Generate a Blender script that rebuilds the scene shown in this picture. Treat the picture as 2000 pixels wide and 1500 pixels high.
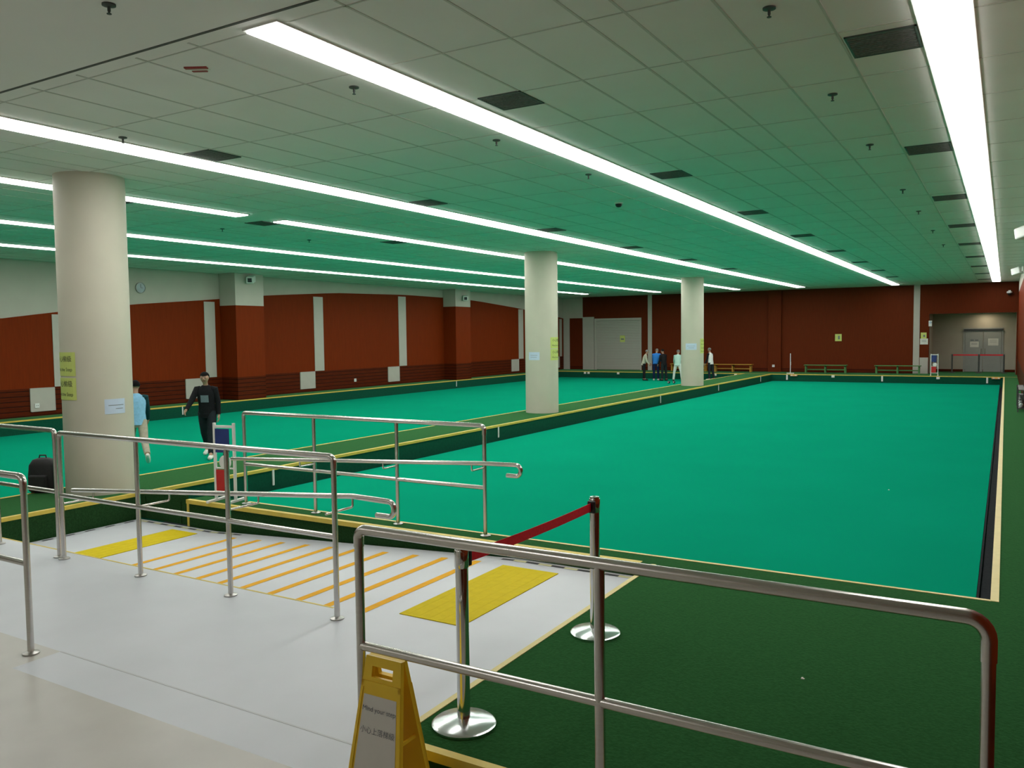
import bpy, bmesh, math, random
from mathutils import Vector, Matrix
random.seed(7)
for _o in list(bpy.data.objects):
    bpy.data.objects.remove(_o, do_unlink=True)
S = bpy.context.scene
COL = S.collection
PI = math.pi

# ------------------------------------------------------------------ camera, world, exposure
CAMZ = 2.1
def make_camera():
    yaw, pitch, roll, f = -0.5376, -0.0587, -0.0115, 1617.36
    fw = Vector((math.sin(yaw)*math.cos(pitch), math.cos(yaw)*math.cos(pitch), math.sin(pitch)))
    rt = Vector((math.cos(yaw), -math.sin(yaw), 0)); up = rt.cross(fw)
    c, s = math.cos(roll), math.sin(roll)
    r2 = c*rt + s*up; u2 = -s*rt + c*up
    m = Matrix((r2, u2, -fw)).transposed().to_4x4()
    m.translation = (0, 0, CAMZ)
    cd = bpy.data.cameras.new('camera'); cd.sensor_width = 36; cd.sensor_fit = 'HORIZONTAL'
    cd.lens = f/2000*36; cd.clip_start = 0.05; cd.clip_end = 200
    co = bpy.data.objects.new('camera', cd); COL.objects.link(co); co.matrix_world = m
    S.camera = co
make_camera()
w = bpy.data.worlds.new('world'); S.world = w; w.use_nodes = True
w.node_tree.nodes['Background'].inputs[0].default_value = (0.5, 0.5, 0.5, 1)
w.node_tree.nodes['Background'].inputs[1].default_value = 0.0
S.view_settings.view_transform = 'Standard'; S.view_settings.look = 'None'
S.view_settings.gamma = 1; S.view_settings.use_curve_mapping = False
S.view_settings.exposure = 0.0
LAMP = 15.0                      # brightness of the ceiling light strips
S.cycles.max_bounces = 8; S.cycles.diffuse_bounces = 6; S.cycles.glossy_bounces = 4
S.cycles.sample_clamp_indirect = 6.0
S.cycles.caustics_reflective = False; S.cycles.caustics_refractive = False
S.cycles.use_denoising = True

# ------------------------------------------------------------------ materials (procedural)
MATS = {}
def mat(name, col, rough=0.6, metal=0.0, var=0.0, scale=8.0, stretch=(1, 1, 1), bump=0.0, spec=0.5, emit=0.0, detail=3.0, emitcol=None):
    m = bpy.data.materials.new(name); m.use_nodes = True
    nt = m.node_tree; b = nt.nodes['Principled BSDF']
    b.inputs['Base Color'].default_value = (*col, 1)
    b.inputs['Roughness'].default_value = rough; b.inputs['Metallic'].default_value = metal
    b.inputs['Specular IOR Level'].default_value = spec
    if emit:
        b.inputs['Emission Color'].default_value = (*(emitcol or col), 1); b.inputs['Emission Strength'].default_value = emit
    if var or bump:
        tc = nt.nodes.new('ShaderNodeTexCoord'); mp = nt.nodes.new('ShaderNodeMapping')
        mp.inputs['Scale'].default_value = stretch
        nz = nt.nodes.new('ShaderNodeTexNoise'); nz.inputs['Scale'].default_value = scale; nz.inputs['Detail'].default_value = detail
        nt.links.new(tc.outputs['Object'], mp.inputs[0]); nt.links.new(mp.outputs[0], nz.inputs['Vector'])
        if var:
            rp = nt.nodes.new('ShaderNodeMapRange')
            rp.inputs['From Min'].default_value = 0.25; rp.inputs['From Max'].default_value = 0.75
            rp.inputs['To Min'].default_value = 1-var; rp.inputs['To Max'].default_value = 1+var
            mx = nt.nodes.new('ShaderNodeVectorMath'); mx.operation = 'SCALE'; mx.inputs[0].default_value = col
            nt.links.new(nz.outputs['Fac'], rp.inputs['Value']); nt.links.new(rp.outputs[0], mx.inputs['Scale'])
            nt.links.new(mx.outputs[0], b.inputs['Base Color'])
        if bump:
            bp = nt.nodes.new('ShaderNodeBump'); bp.inputs['Strength'].default_value = bump; bp.inputs['Distance'].default_value = 0.01
            nt.links.new(nz.outputs['Fac'], bp.inputs['Height']); nt.links.new(bp.outputs[0], b.inputs['Normal'])
    MATS[name] = m
    return m

def slat_mat(name, col, gap, pitch):
    """wood boards with dark horizontal joints every `pitch` metres of height"""
    m = mat(name, col, 0.5, var=0.25, scale=5, stretch=(0.6, 0.6, 9), spec=0.06)
    nt = m.node_tree; b = nt.nodes['Principled BSDF']
    src = b.inputs['Base Color'].links[0].from_socket
    tc = nt.nodes.new('ShaderNodeTexCoord'); sp = nt.nodes.new('ShaderNodeSeparateXYZ')
    nt.links.new(tc.outputs['Object'], sp.inputs[0])
    md = nt.nodes.new('ShaderNodeMath'); md.operation = 'FLOORED_MODULO'; md.inputs[1].default_value = pitch
    nt.links.new(sp.outputs['Z'], md.inputs[0])
    lt = nt.nodes.new('ShaderNodeMath'); lt.operation = 'LESS_THAN'; lt.inputs[1].default_value = 0.022
    nt.links.new(md.outputs[0], lt.inputs[0])
    mx = nt.nodes.new('ShaderNodeMix'); mx.data_type = 'RGBA'
    nt.links.new(lt.outputs[0], mx.inputs['Factor']); nt.links.new(src, mx.inputs['A']); mx.inputs['B'].default_value = (*gap, 1)
    nt.links.new(mx.outputs['Result'], b.inputs['Base Color'])
    return m

white_floor = mat('white_epoxy', (0.575, 0.60, 0.64), 0.42, var=0.05, scale=1.6, spec=0.3)
beige_floor = mat('beige_terrazzo', (0.465, 0.45, 0.415), 0.3, var=0.07, scale=3.0, spec=0.4)
rink_cloth = mat('rink_cloth', (0.003, 0.252, 0.142), 0.95, var=0.04, scale=0.6, bump=0.05, spec=0.0)
carpet = mat('green_carpet', (0.0125, 0.054, 0.0155), 0.98, var=0.30, scale=55, bump=0.35, spec=0.0, detail=5)
carpet.node_tree.nodes['Principled BSDF'].inputs['Sheen Weight'].default_value = 0.28
carpet.node_tree.nodes['Principled BSDF'].inputs['Sheen Tint'].default_value = (0.25, 0.75, 0.3, 1)
bank_cloth = mat('bank_cloth', (0.006, 0.075, 0.042), 0.95, var=0.15, scale=20, spec=0.05)
riser_cloth = mat('riser_carpet', (0.018, 0.055, 0.018), 0.98, var=0.25, scale=50, bump=0.3, spec=0.03)
ditch_mat = mat('ditch_black', (0.018, 0.022, 0.025), 0.8, var=0.3, scale=30, spec=0.1)
nosing_y = mat('yellow_nosing', (0.62, 0.48, 0.075), 0.5, var=0.08, scale=12)
nosing_c = mat('cream_nosing', (0.66, 0.56, 0.21), 0.5, var=0.06, scale=12)
paint_y = mat('yellow_tactile_paint', (0.60, 0.475, 0.012), 0.75, var=0.06, scale=14, bump=0.15, spec=0.1)
paint_o = mat('orange_paint', (0.74, 0.38, 0.02), 0.7, var=0.06, scale=14, spec=0.1)
paint_k = mat('black_paint', (0.05, 0.05, 0.06), 0.5, var=0.2, scale=20)
paint_ly = mat('pale_yellow_paint', (0.68, 0.66, 0.38), 0.5, var=0.08, scale=20)
seam_mat = mat('floor_seam', (0.50, 0.515, 0.53), 0.5, var=0.05, scale=10)
ceil_mat = mat('ceiling_board', (0.80, 0.775, 0.745), 0.9, var=0.02, scale=2, spec=0.1)
plaster = mat('ceiling_plaster', (0.80, 0.775, 0.745), 0.9, var=0.02, scale=1, spec=0.1)
tbar_mat = mat('ceiling_bar', (0.56, 0.55, 0.51), 0.7, var=0.05, scale=6)
groove_shade_mat = mat('ceiling_groove_shade', (0.10, 0.10, 0.09), 0.9, var=0.1, scale=6)
column_mat = mat('column_paint', (0.52, 0.50, 0.405), 0.55, var=0.03, scale=3, spec=0.3)
grey_wall = mat('grey_wall_paint', (0.46, 0.44, 0.38), 0.8, var=0.04, scale=2, spec=0.2)
grey_panel = mat('grey_panel_paint', (0.44, 0.42, 0.37), 0.6, var=0.03, scale=4, spec=0.3)
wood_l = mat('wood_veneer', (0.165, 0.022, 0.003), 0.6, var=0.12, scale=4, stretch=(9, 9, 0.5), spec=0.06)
wood_f = mat('wood_veneer_far_dimmed', (0.115, 0.020, 0.005), 0.6, var=0.12, scale=4, stretch=(9, 9, 0.5), spec=0.06)  # same wood as the left wall; darker colour stands in for dimmer light
wood_d = slat_mat('wood_slats', (0.085, 0.013, 0.003), (0.02, 0.006, 0.003), 0.13)
steel = mat('brushed_steel', (0.62, 0.60, 0.57), 0.24, 1.0, var=0.05, scale=3, stretch=(1, 1, 30))
chrome = mat('polished_steel', (0.72, 0.73, 0.73), 0.1, 1.0, var=0.03, scale=3)
base_steel = mat('satin_steel', (0.70, 0.74, 0.74), 0.22, 1.0, var=0.04, scale=6)
steel_dark = mat('steel_flange', (0.45, 0.44, 0.42), 0.35, 1.0, var=0.08, scale=20)
black_pl = mat('black_plastic', (0.015, 0.015, 0.016), 0.45, var=0.2, scale=20)
dark_grey = mat('dark_grey_metal', (0.05, 0.055, 0.05), 0.5, var=0.2, scale=20)
white_pl = mat('white_plastic', (0.72, 0.73, 0.71), 0.4, var=0.03, scale=8)
red_belt = mat('red_webbing', (0.68, 0.010, 0.022), 0.8, var=0.12, scale=60)
sign_y = mat('yellow_plastic', (0.86, 0.58, 0.03), 0.4, var=0.04, scale=6)
paper_w = mat('white_paper', (0.66, 0.65, 0.60), 0.8, var=0.03, scale=10)
paper_b = mat('pale_blue_paper', (0.50, 0.60, 0.74), 0.8, var=0.03, scale=10)
paper_y = mat('yellow_green_paper', (0.52, 0.60, 0.16), 0.8, var=0.03, scale=10)
ink = mat('ink', (0.03, 0.03, 0.035), 0.8, var=0.1, scale=30)
ink_g = mat('grey_ink', (0.16, 0.18, 0.2), 0.8, var=0.1, scale=30)
blue_card = mat('blue_card', (0.012, 0.030, 0.16), 0.5, var=0.15, scale=10)
red_card = mat('red_card', (0.48, 0.012, 0.012), 0.5, var=0.06, scale=10)
bag_mat = mat('black_nylon', (0.012, 0.012, 0.013), 0.7, var=0.3, scale=40)
diff_mat = mat('lamp_diffuser', (0.95, 0.97, 1.0), 0.5, emit=LAMP, emitcol=(1.0, 0.965, 0.93), var=0.01, scale=3)
lamp_frame = mat('lamp_frame', (0.75, 0.76, 0.72), 0.4, var=0.03, scale=5)
vent_mat = mat('vent_mesh', (0.15, 0.15, 0.145), 0.7, var=0.25, scale=40)
bench_y = mat('yellow_bench_paint', (0.42, 0.22, 0.02), 0.5, var=0.1, scale=10)
bench_g = mat('green_bench_paint', (0.06, 0.20, 0.05), 0.5, var=0.1, scale=10)
door_mat = mat('grey_door', (0.30, 0.31, 0.29), 0.5, var=0.04, scale=6)
door_dark = mat('dark_door_closer', (0.03, 0.035, 0.04), 0.5, var=0.1, scale=10)
shutter_mat = mat('grey_shutter', (0.42, 0.41, 0.36), 0.55, var=0.04, scale=5, stretch=(1, 1, 12))
recess_mat = mat('recess_paint', (0.42, 0.38, 0.31), 0.8, var=0.05, scale=2, spec=0.2)
down_emit = mat('warm_downlight', (1.0, 0.85, 0.6), 0.5, emit=20.0, var=0.01, scale=3)
clock_face = mat('clock_face', (0.26, 0.34, 0.36), 0.25, var=0.05, scale=10)
orange_pl = mat('orange_plastic', (0.75, 0.40, 0.16), 0.5, var=0.1, scale=10)
red_pl = mat('red_plastic', (0.30, 0.03, 0.03), 0.4, var=0.1, scale=10)
skin_mat = mat('skin', (0.42, 0.24, 0.16), 0.55, var=0.06, scale=20)
hair_blk = mat('black_hair', (0.008, 0.007, 0.007), 0.8, spec=0.1, var=0.3, scale=60)
hair_gry = mat('grey_hair', (0.16, 0.15, 0.14), 0.6, var=0.2, scale=60)
eye_mat = mat('eye', (0.02, 0.015, 0.012), 0.2, var=0.1, scale=30)
def cloth(name, c): return mat(name, c, 0.9, var=0.12, scale=25, spec=0.1)
c_ltblue = cloth('light_blue_cloth', (0.25, 0.50, 0.72)); c_black = cloth('black_cloth', (0.014, 0.014, 0.016))
c_teal = cloth('dark_teal_cloth', (0.012, 0.05, 0.06)); c_beige = cloth('beige_cloth', (0.42, 0.38, 0.30))
c_cream = cloth('cream_cloth', (0.45, 0.43, 0.34)); c_blue = cloth('blue_cloth', (0.03, 0.17, 0.50))
c_navy = cloth('navy_cloth', (0.012, 0.02, 0.07)); c_white = cloth('white_cloth', (0.72, 0.74, 0.72))
c_mint = cloth('mint_cloth', (0.42, 0.62, 0.55)); c_grey = cloth('grey_print_cloth', (0.16, 0.20, 0.23))
c_char = cloth('charcoal_cloth', (0.02, 0.025, 0.03)); shoe_w = cloth('white_shoe', (0.75, 0.74, 0.70)); shoe_k = cloth('black_shoe', (0.02, 0.02, 0.02))

# ------------------------------------------------------------------ mesh helpers
class MB:
    def __init__(self):
        self.bm = bmesh.new()
    def quad(self, pts, mi=0):
        f = self.bm.faces.new([self.bm.verts.new(p) for p in pts]); f.material_index = mi; return f
    def box(self, a, b, mi=0, M=None, bev=0.0):
        x0, y0, z0 = (min(a[i], b[i]) for i in range(3)); x1, y1, z1 = (max(a[i], b[i]) for i in range(3))
        P = [Vector(p) for p in ((x0,y0,z0),(x1,y0,z0),(x1,y1,z0),(x0,y1,z0),(x0,y0,z1),(x1,y0,z1),(x1,y1,z1),(x0,y1,z1))]
        if M is not None: P = [M @ p for p in P]
        v = [self.bm.verts.new(p) for p in P]; fs = []
        for q in ((3,2,1,0),(4,5,6,7),(0,1,5,4),(1,2,6,5),(2,3,7,6),(3,0,4,7)):
            f = self.bm.faces.new([v[i] for i in q]); f.material_index = mi; fs.append(f)
        if bev:
            es = list({e for f in fs for e in f.edges})
            bmesh.ops.bevel(self.bm, geom=es, offset=bev, segments=2, affect='EDGES', profile=0.5)
        return self
    def prism(self, outline, vec, mi=0):
        """closed outline (list of points) extruded along vec"""
        vec = Vector(vec); n = len(outline)
        a = [self.bm.verts.new(Vector(p)) for p in outline]; b = [self.bm.verts.new(Vector(p)+vec) for p in outline]
        fs = [self.bm.faces.new(a[::-1]), self.bm.faces.new(b)]
        for i in range(n):
            fs.append(self.bm.faces.new((a[i], a[(i+1) % n], b[(i+1) % n], b[i])))
        for f in fs: f.material_index = mi
        return self
    def loft(self, rings, mi=0, caps=True, smooth=True):
        V = [[self.bm.verts.new(p) for p in r] for r in rings]; n = len(rings[0])
        for i in range(len(V)-1):
            for j in range(n):
                f = self.bm.faces.new((V[i][j], V[i][(j+1) % n], V[i+1][(j+1) % n], V[i+1][j])); f.smooth = smooth; f.material_index = mi
        if caps:
            self.bm.faces.new(V[0][::-1]).material_index = mi; self.bm.faces.new(V[-1]).material_index = mi
        return self
    def tube(self, path, r, seg=12, mi=0, caps=True):
        path = [Vector(p) for p in path]; n = len(path)
        rr = r if isinstance(r, (list, tuple)) else [r]*n
        T = []
        for i in range(n):
            a = path[max(i-1, 0)]; b = path[min(i+1, n-1)]
            t = (b-a).normalized(); T.append(t)
        u = T[0].orthogonal().normalized(); rings = []
        for i in range(n):
            u = (u - T[i]*u.dot(T[i])).normalized(); v = T[i].cross(u)
            k = 1.0
            if 0 < i < n-1:
                c = (path[i]-path[i-1]).normalized().dot(T[i]); k = 1/max(c, 0.5)
            rings.append([path[i] + (u*math.cos(2*PI*j/seg) + v*math.sin(2*PI*j/seg))*rr[i] for j in range(seg)])
        return self.loft(rings, mi, caps)
    def lathe(self, prof, c, seg=24, mi=0, axis='Z', M=None):
        """prof: (radius, height) pairs"""
        rings = []
        for (r, h) in prof:
            ring = []
            for j in range(seg):
                a = 2*PI*j/seg
                p = Vector((r*math.cos(a), r*math.sin(a), h))
                if axis == 'Y': p = Vector((p.x, -p.z, p.y))
                if axis == 'X': p = Vector((p.z, p.y, -p.x))
                if M is not None: p = M @ p
                ring.append(p + Vector(c))
            rings.append(ring)
        return self.loft(rings, mi)
    def done(self, name, mats, parent=None, flat=False):
        bmesh.ops.recalc_face_normals(self.bm, faces=self.bm.faces[:])
        me = bpy.data.meshes.new(name); self.bm.to_mesh(me); self.bm.free()
        if not isinstance(mats, (list, tuple)): mats = [mats]
        for m in mats: me.materials.append(m)
        if len(me.polygons) and any(p.use_smooth for p in me.polygons):
            me.set_sharp_from_angle(angle=math.radians(40))
        o = bpy.data.objects.new(name, me); COL.objects.link(o)
        if parent is not None: o.parent = parent
        return o

def fillet(pts, r, n=6):
    pts = [Vector(p) for p in pts]; out = [pts[0]]
    for i in range(1, len(pts)-1):
        a, b, c = pts[i-1], pts[i], pts[i+1]
        d1 = (a-b).normalized(); d2 = (c-b).normalized(); ang = d1.angle(d2)
        t = min(r/math.tan(ang/2), (a-b).length*0.49, (c-b).length*0.49); rr = t*math.tan(ang/2)
        cen = b + (d1+d2).normalized()*(rr/math.sin(ang/2))
        s = b+d1*t-cen; e = b+d2*t-cen
        for k in range(n+1):
            w_ = s.angle(e); q = (s*math.sin((1-k/n)*w_)+e*math.sin(k/n*w_))/math.sin(w_) if w_ > 1e-4 else s
            out.append(cen+q)
    out.append(pts[-1]); return out

def tag(o, label=None, cat=None, group=None, kind=None):
    if label: o['label'] = label
    if cat: o['category'] = cat
    if group: o['group'] = group
    if kind: o['kind'] = kind
    return o
def thing(name, label, cat, loc=(0, 0, 0), rz=0.0, group=None):
    o = bpy.data.objects.new(name, None); COL.objects.link(o); o.location = loc; o.rotation_euler = (0, 0, rz)
    return tag(o, label, cat, group)
def struct(mb, name, mats, label=None, cat=None):
    return tag(mb.done(name, mats), label, cat or name.split('_')[0], kind='structure')
def copy_tree(o, parent=None):
    c = o.copy(); COL.objects.link(c)
    if parent is not None: c.parent = parent
    for ch in [x for x in o.children]: copy_tree(ch, c)
    return c
def text_mesh(body, size, align='CENTER'):
    cu = bpy.data.curves.new('lettering', 'FONT'); cu.body = body; cu.size = size; cu.align_x = align; cu.align_y = 'CENTER'
    o = bpy.data.objects.new('lettering', cu); COL.objects.link(o)
    bpy.context.view_layer.update()
    me = bpy.data.meshes.new_from_object(o.evaluated_get(bpy.context.evaluated_depsgraph_get()))
    bpy.data.objects.remove(o, do_unlink=True); bpy.data.curves.remove(cu)
    return me
def text_obj(body, size, m, M, parent, name='lettering', fn=None):
    me = text_mesh(body, size)
    for v in me.vertices:
        v.co = fn(v.co) if fn else M @ v.co
    me.materials.clear(); me.materials.append(m)
    o = bpy.data.objects.new(name, me); COL.objects.link(o); o.parent = parent
    return o

# ------------------------------------------------------------------ levels and plan
P = 0.12      # top of carpeted banks
R = -0.19     # bowling green surface
D = -0.33     # ditch bottom
CE = 4.2      # ceiling
XW, XR, YF, YB = -21.9, 0.45, 42.5, -4.0
MX0, MX1 = -10.87, -9.6      # middle bank
LX = -21.05                  # left bank edge
YN, YE = 6.92, 40.3          # right green near / far bank edges
KX0, KX1 = -8.65, -2.58      # kerb over the ramp pit
KY = 6.64
YL = 3.2                     # left green near edge

# floors
b = MB()
b.box((XW, YB, -0.3), (-5.45, 3.14, 0), 0); b.box((-5.45, YB, -0.3), (XR, 2.82, 0), 0)
b.box((-9.57, 3.14, -0.3), (-5.45, 4.72, 0), 1); b.box((-5.45, 2.82, -0.3), (KX1, 4.72, 0), 1)
b.box((KX1, 2.82, -0.3), (XR, 3.12, 0), 0)
b.box((-3.95, 4.72, -0.3), (KX1, 6.62, 0), 1)
b.box((-5.45, 3.135, 0.0), (KX1, 3.147, 0.0015), 2)
struct(b, 'floor', [beige_floor, white_floor, seam_mat], 'beige and white smooth floor in front of the ramp', 'floor')

b = MB()
XT, XB2, ZB = -3.95, -8.1, -0.21
b.prism([(XT, 4.72, 0), (XB2, 4.72, ZB), (-9.57, 4.72, ZB), (-9.57, 4.72, -0.4), (XT, 4.72, -0.4)], (0, 1.90, 0), 0)
def rz(x): return ZB if x < XB2 else ZB*(XT-x)/(XT-XB2) if x < XT else 0.0
def strip(x0, x1, y0, y1, mi, e=0.002):
    b.quad([(x0, y0, rz(x0)+e), (x1, y0, rz(x1)+e), (x1, y1, rz(x1)+e), (x0, y1, rz(x0)+e)], mi)
for x in (-7.55, -7.15, -6.78, -6.41, -6.06, -5.72, -5.33, -4.95, -4.60, -4.22):
    strip(x-0.041, x+0.041, 4.74, 6.42, 1)
for k in range(14):
    y = 4.80+k*0.13
    if k % 2 == 0: b.quad([(-9.53, y, ZB+.002), (-9.49, y, ZB+.002), (-9.49, y+.13, ZB+.002), (-9.53, y+.13, ZB+.002)], 2)
for k in range(52):
    x = -9.45+k*0.132
    if KX1-.08 > x > -4.05 or x < -7.7:
        xe = x+0.132
        b.quad([(x, 6.53, rz(x)+.002), (xe, 6.53, rz(xe)+.002), (xe, 6.575, rz(xe)+.002), (x, 6.575, rz(x)+.002)], 2 if k % 2 else 3)
struct(b, 'floor_ramp', [white_floor, paint_o, paint_k, paint_ly], 'white ramp with orange cross stripes sloping down to the left', 'ramp')
b = MB()
struct(b.box((-9.57, 4.705, -0.002), (-4.45, 4.724, 0.002)), 'trim_ramp_edge', nosing_y, 'thin yellow line along the floor edge above the ramp', 'trim')
def tactile(x0, x1, y0, y1, label):
    q = MB(); q.box((x0, y0, rz(x0)-0.004), (x1, y1, rz(x0)+0.006)); n = int((x1-x0)/0.1)
    if abs(rz(x0)-rz(x1)) > 1e-4: raise ValueError
    for i in range(n):
        xx = x0+0.04+i*0.1; q.box((xx, y0+.03, rz(x0)+0.006), (xx+.03, y1-.03, rz(x0)+0.0066))
    tag(q.done('tactile_paving', paint_y), label, 'tactile paving', 'yellow tactile paving on the ramp')
tactile(-8.66, -8.2, 4.93, 6.42, 'yellow tactile paving strip at the low left end of the ramp')
tactile(-3.91, -3.34, 4.85, 6.36, 'yellow tactile paving strip on the landing at the right end of the ramp')

# right green, left green, ditches
def green(x0, x1, y0, y1, name, label, dl, dr, dn, df):
    q = MB()
    q.box((x0, y0, D-0.1), (x1, y1, D), 1)
    q.box((x0+dl-0.02, y0+dn-0.02, D-0.05), (x1-dr+0.02, y1-df+0.02, R-0.03), 1)
    q.box((x0+dl, y0+dn, R-0.03), (x1-dr, y1-df, R), 0)
    struct(q, name, [rink_cloth, ditch_mat], label, 'bowling green')
XG = -0.055
green(MX1, XG, YN, YE, 'floor_right_green', 'bright green bowling green filling the right of the hall', .17, .12, .2, .45)
green(LX, MX0, YL, YE, 'floor_left_green', 'bright green bowling green between left wall and middle bank', .40, .2, .2, .45)

def bank(x0, x1, y0, y1, name, label, side=bank_cloth):
    q = MB(); q.box((x0, y0, -0.6), (x1, y1, P-0.012), 1); q.box((x0, y0, P-0.012), (x1, y1, P), 0)
    struct(q, name, [carpet, side], label, 'carpeted bank')
bank(MX0, MX1, YL-0.3, YE, 'floor_middle_bank', 'green carpeted bank with three round columns between the greens')
bank(XW, LX, YL-0.06, YE, 'floor_left_bank', 'narrow green carpeted bank below the left wood wall')
bank(XW, XR, YE, YF+2.6, 'floor_far_bank', 'green carpeted bank along the far wall')
bank(XG, XR, YN, YE, 'floor_right_bank', 'green carpeted walkway along the right wall')
q = MB(); q.box((KX1, 3.12, -0.5), (XR, YN, P-0.012), 1); q.box((KX1, 3.12, P-0.012), (XR, YN, P), 0)
struct(q, 'floor_carpet_platform', [carpet, riser_cloth], 'dark green carpeted platform in the right foreground', 'carpeted platform')
q = MB(); q.box((KX0, KY, -0.5), (KX1, YN, P-0.012), 1); q.box((KX0, KY, P-0.012), (KX1, YN, P), 0)
struct(q, 'floor_kerb', [carpet, riser_cloth], 'low green carpeted kerb behind the ramp carrying a steel railing', 'kerb')
q = MB(); q.box((MX1-0.3, YL-0.3, -0.45), (MX1+0.005, KY, P-0.03), 0)
struct(q, 'wall_ramp_side', riser_cloth, 'dark green carpeted riser at the low left end of the ramp', 'riser')
g = thing('access_gate', 'dark green gate board closing the gap left of the ramp kerb', 'gate', (MX1, KY, ZB))
q = MB(); q.box((0.02, 0.0, 0.01), (0.93, 0.04, P-ZB+0.05), bev=0.006); q.done('gate_board', riser_cloth, g)
for x in (.10, .80):
    q = MB(); q.box((x, -0.012, 0.02), (x+.04, 0.0, 0.30)); q.done('batten', riser_cloth, g)
q = MB(); q.box((LX, YL-0.2, -0.5), (MX0, YL, P)); struct(q, 'wall_left_green_end', bank_cloth, 'low end wall of the left green', 'bank')

# yellow nosings
def nosing(x0, y0, x1, y1, name, m, label, w=0.05, h=0.03, z=P):
    q = MB(); 
    if abs(x1-x0) > abs(y1-y0): q.box((x0, y0-w/2, z-h), (x1, y0+w/2, z+0.004))
    else: q.box((x0-w/2, y0, z-h), (x0+w/2, y1, z+0.004))
    return struct(q, name, m, label, 'edge strip')
nosing(MX1-.02, YL-0.3, MX1-.02, YE, 'trim_1', nosing_y, 'yellow edge strip on the right side of the middle bank', 0.06, 0.04)
nosing(MX0+.02, YL-0.3, MX0+.02, YE, 'trim_2', nosing_y, 'yellow edge strip on the left side of the middle bank')
nosing(LX-.02, YL-0.06, LX-.02, YE, 'trim_3', nosing_y, 'yellow edge strip on the left bank')
nosing(LX, YE+.02, XR, YE+.02, 'trim_4', nosing_y, 'yellow edge strip on the far bank')
nosing(XG+.024, YN-0.03, XG+.024, YE, 'trim_5', nosing_c, 'cream edge strip along the right side of the right green', 0.055)
nosing(KX0+.8, YN-.02, XG, YN-.02, 'trim_6', nosing_c, 'thin cream edge strip at the near end of the right green', 0.035)
nosing(KX0, KY+.012, KX1-.1, KY+.012, 'trim_7', nosing_y, 'thick yellow edge strip on the kerb above the ramp', 0.06, 0.045)
q = MB(); q.box((KX0-.004, KY-.006, ZB), (KX0+.035, KY+.05, P)); struct(q, 'trim_8', nosing_y, 'upright yellow strip on the left end of the kerb', 'edge strip')
nosing(KX1+.02, 3.10, KX1+.02, KY, 'trim_9', nosing_c, 'cream edge strip between the white landing and the carpet platform', 0.04, 0.04)
nosing(KX1, 3.115, XR, 3.115, 'trim_10', nosing_y, 'yellow nosing on the front step of the carpet platform', 0.05, 0.045)

# ------------------------------------------------------------------ ceiling
q = MB(); q.box((XW, 3.95, CE), (XR, YF+0.2, CE+.2), 0); q.box((XW, YB, CE-0.0), (XR, 3.95, CE+.2), 1)
struct(q, 'ceiling', [ceil_mat, plaster], 'flat suspended ceiling of pale boards', 'ceiling')
LIGHTS = [(-0.39, 0.30), (-4.345, 0.29), (-8.30, 0.38), (-11.22, 0.30), (-15.1, 0.32), (-18.75, 0.32)]
q = MB()
zt = CE-0.004
rows = [4.10, 5.15, 6.31]; y = 7.48
while y < YF: rows.append(y); y += 1.16
for y in rows: q.box((XW, y-.006, zt), (XR, y+.006, CE+.01), 0)
edges = []
for i in range(len(LIGHTS)):
    rgt = LIGHTS[i][0]-LIGHTS[i][1]/2; lft = LIGHTS[i+1][0]+LIGHTS[i+1][1]/2 if i+1 < len(LIGHTS) else XW
    wd = rgt-lft
    base = [0.55, 1.13, 1.70, 1.99, 2.53, 3.09] if wd > 3.3 else [0.55, 1.13, 1.42, 1.96]
    k = wd/3.61 if wd > 3.3 else wd/2.53
    if i == 1: base = [0.50, 1.11, 1.74, 2.49, 3.08]; k = 1
    edges += [lft+t*k for t in base]
for x in edges: q.box((x-.010, 4.0, zt), (x+.010, YF, CE+.01), 0)
q.box((XW, 3.918, zt), (XR, 3.942, CE+.01), 1)  # flat dark strip standing in for the shade of a step groove
struct(q, 'trim_ceiling_grid', [tbar_mat, groove_shade_mat], 'thin grey bars of the ceiling grid and a dark strip painted as groove shade', 'ceiling grid')

def strip_light(x, wd, segs, label):
    t = thing('ceiling_light', label, 'ceiling light', (x, 0, CE), group='long recessed ceiling light strips')
    f = MB()
    for (y0, y1) in segs:
        f.box((-wd/2-.02, y0-.02, -0.012), (-wd/2, y1+.02, 0.01)); f.box((wd/2, y0-.02, -0.012), (wd/2+.02, y1+.02, 0.01))
        f.box((-wd/2, y0-.02, -0.012), (wd/2, y0, 0.01)); f.box((-wd/2, y1, -0.012), (wd/2, y1+.02, 0.01))
    f.done('light_frame', lamp_frame, t)
    for (y0, y1) in segs:
        d = MB(); d.box((-wd/2, y0, -0.024), (wd/2, y1, 0.008)); d.done('diffuser', diff_mat, t)
LL = ['long light strip close to the right wall, rightmost of the ceiling strips',
      'long light strip starting at the top middle, second from the right wall',
      'long light strip passing before the column tops, third from the right wall',
      'light strip with a gap passing behind the nearest column, fourth from the right wall',
      'second light strip out from the left wall, fifth from the right wall',
      'light strip closest to the left wall']
SEG = [[(4.05, 41.6)], [(4.05, 41.4)], [(4.05, 40.4)], [(4.05, 9.9), (10.75, 40.2)], [(4.05, 39.8)], [(4.05, 39.0)]]
for (x, wd), sg, lb in zip(LIGHTS, SEG, LL): strip_light(x, wd, sg, lb)

for i, x in enumerate((-4.345, -8.3, -12.3)):  # unseen strips added to brighten the near floor and ceiling
    strip_light(x, 0.30, [(-3.4, -0.6)], 'short added fill light strip, unseen behind the camera, %s from the right' % ('first', 'second', 'third')[i])

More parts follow.
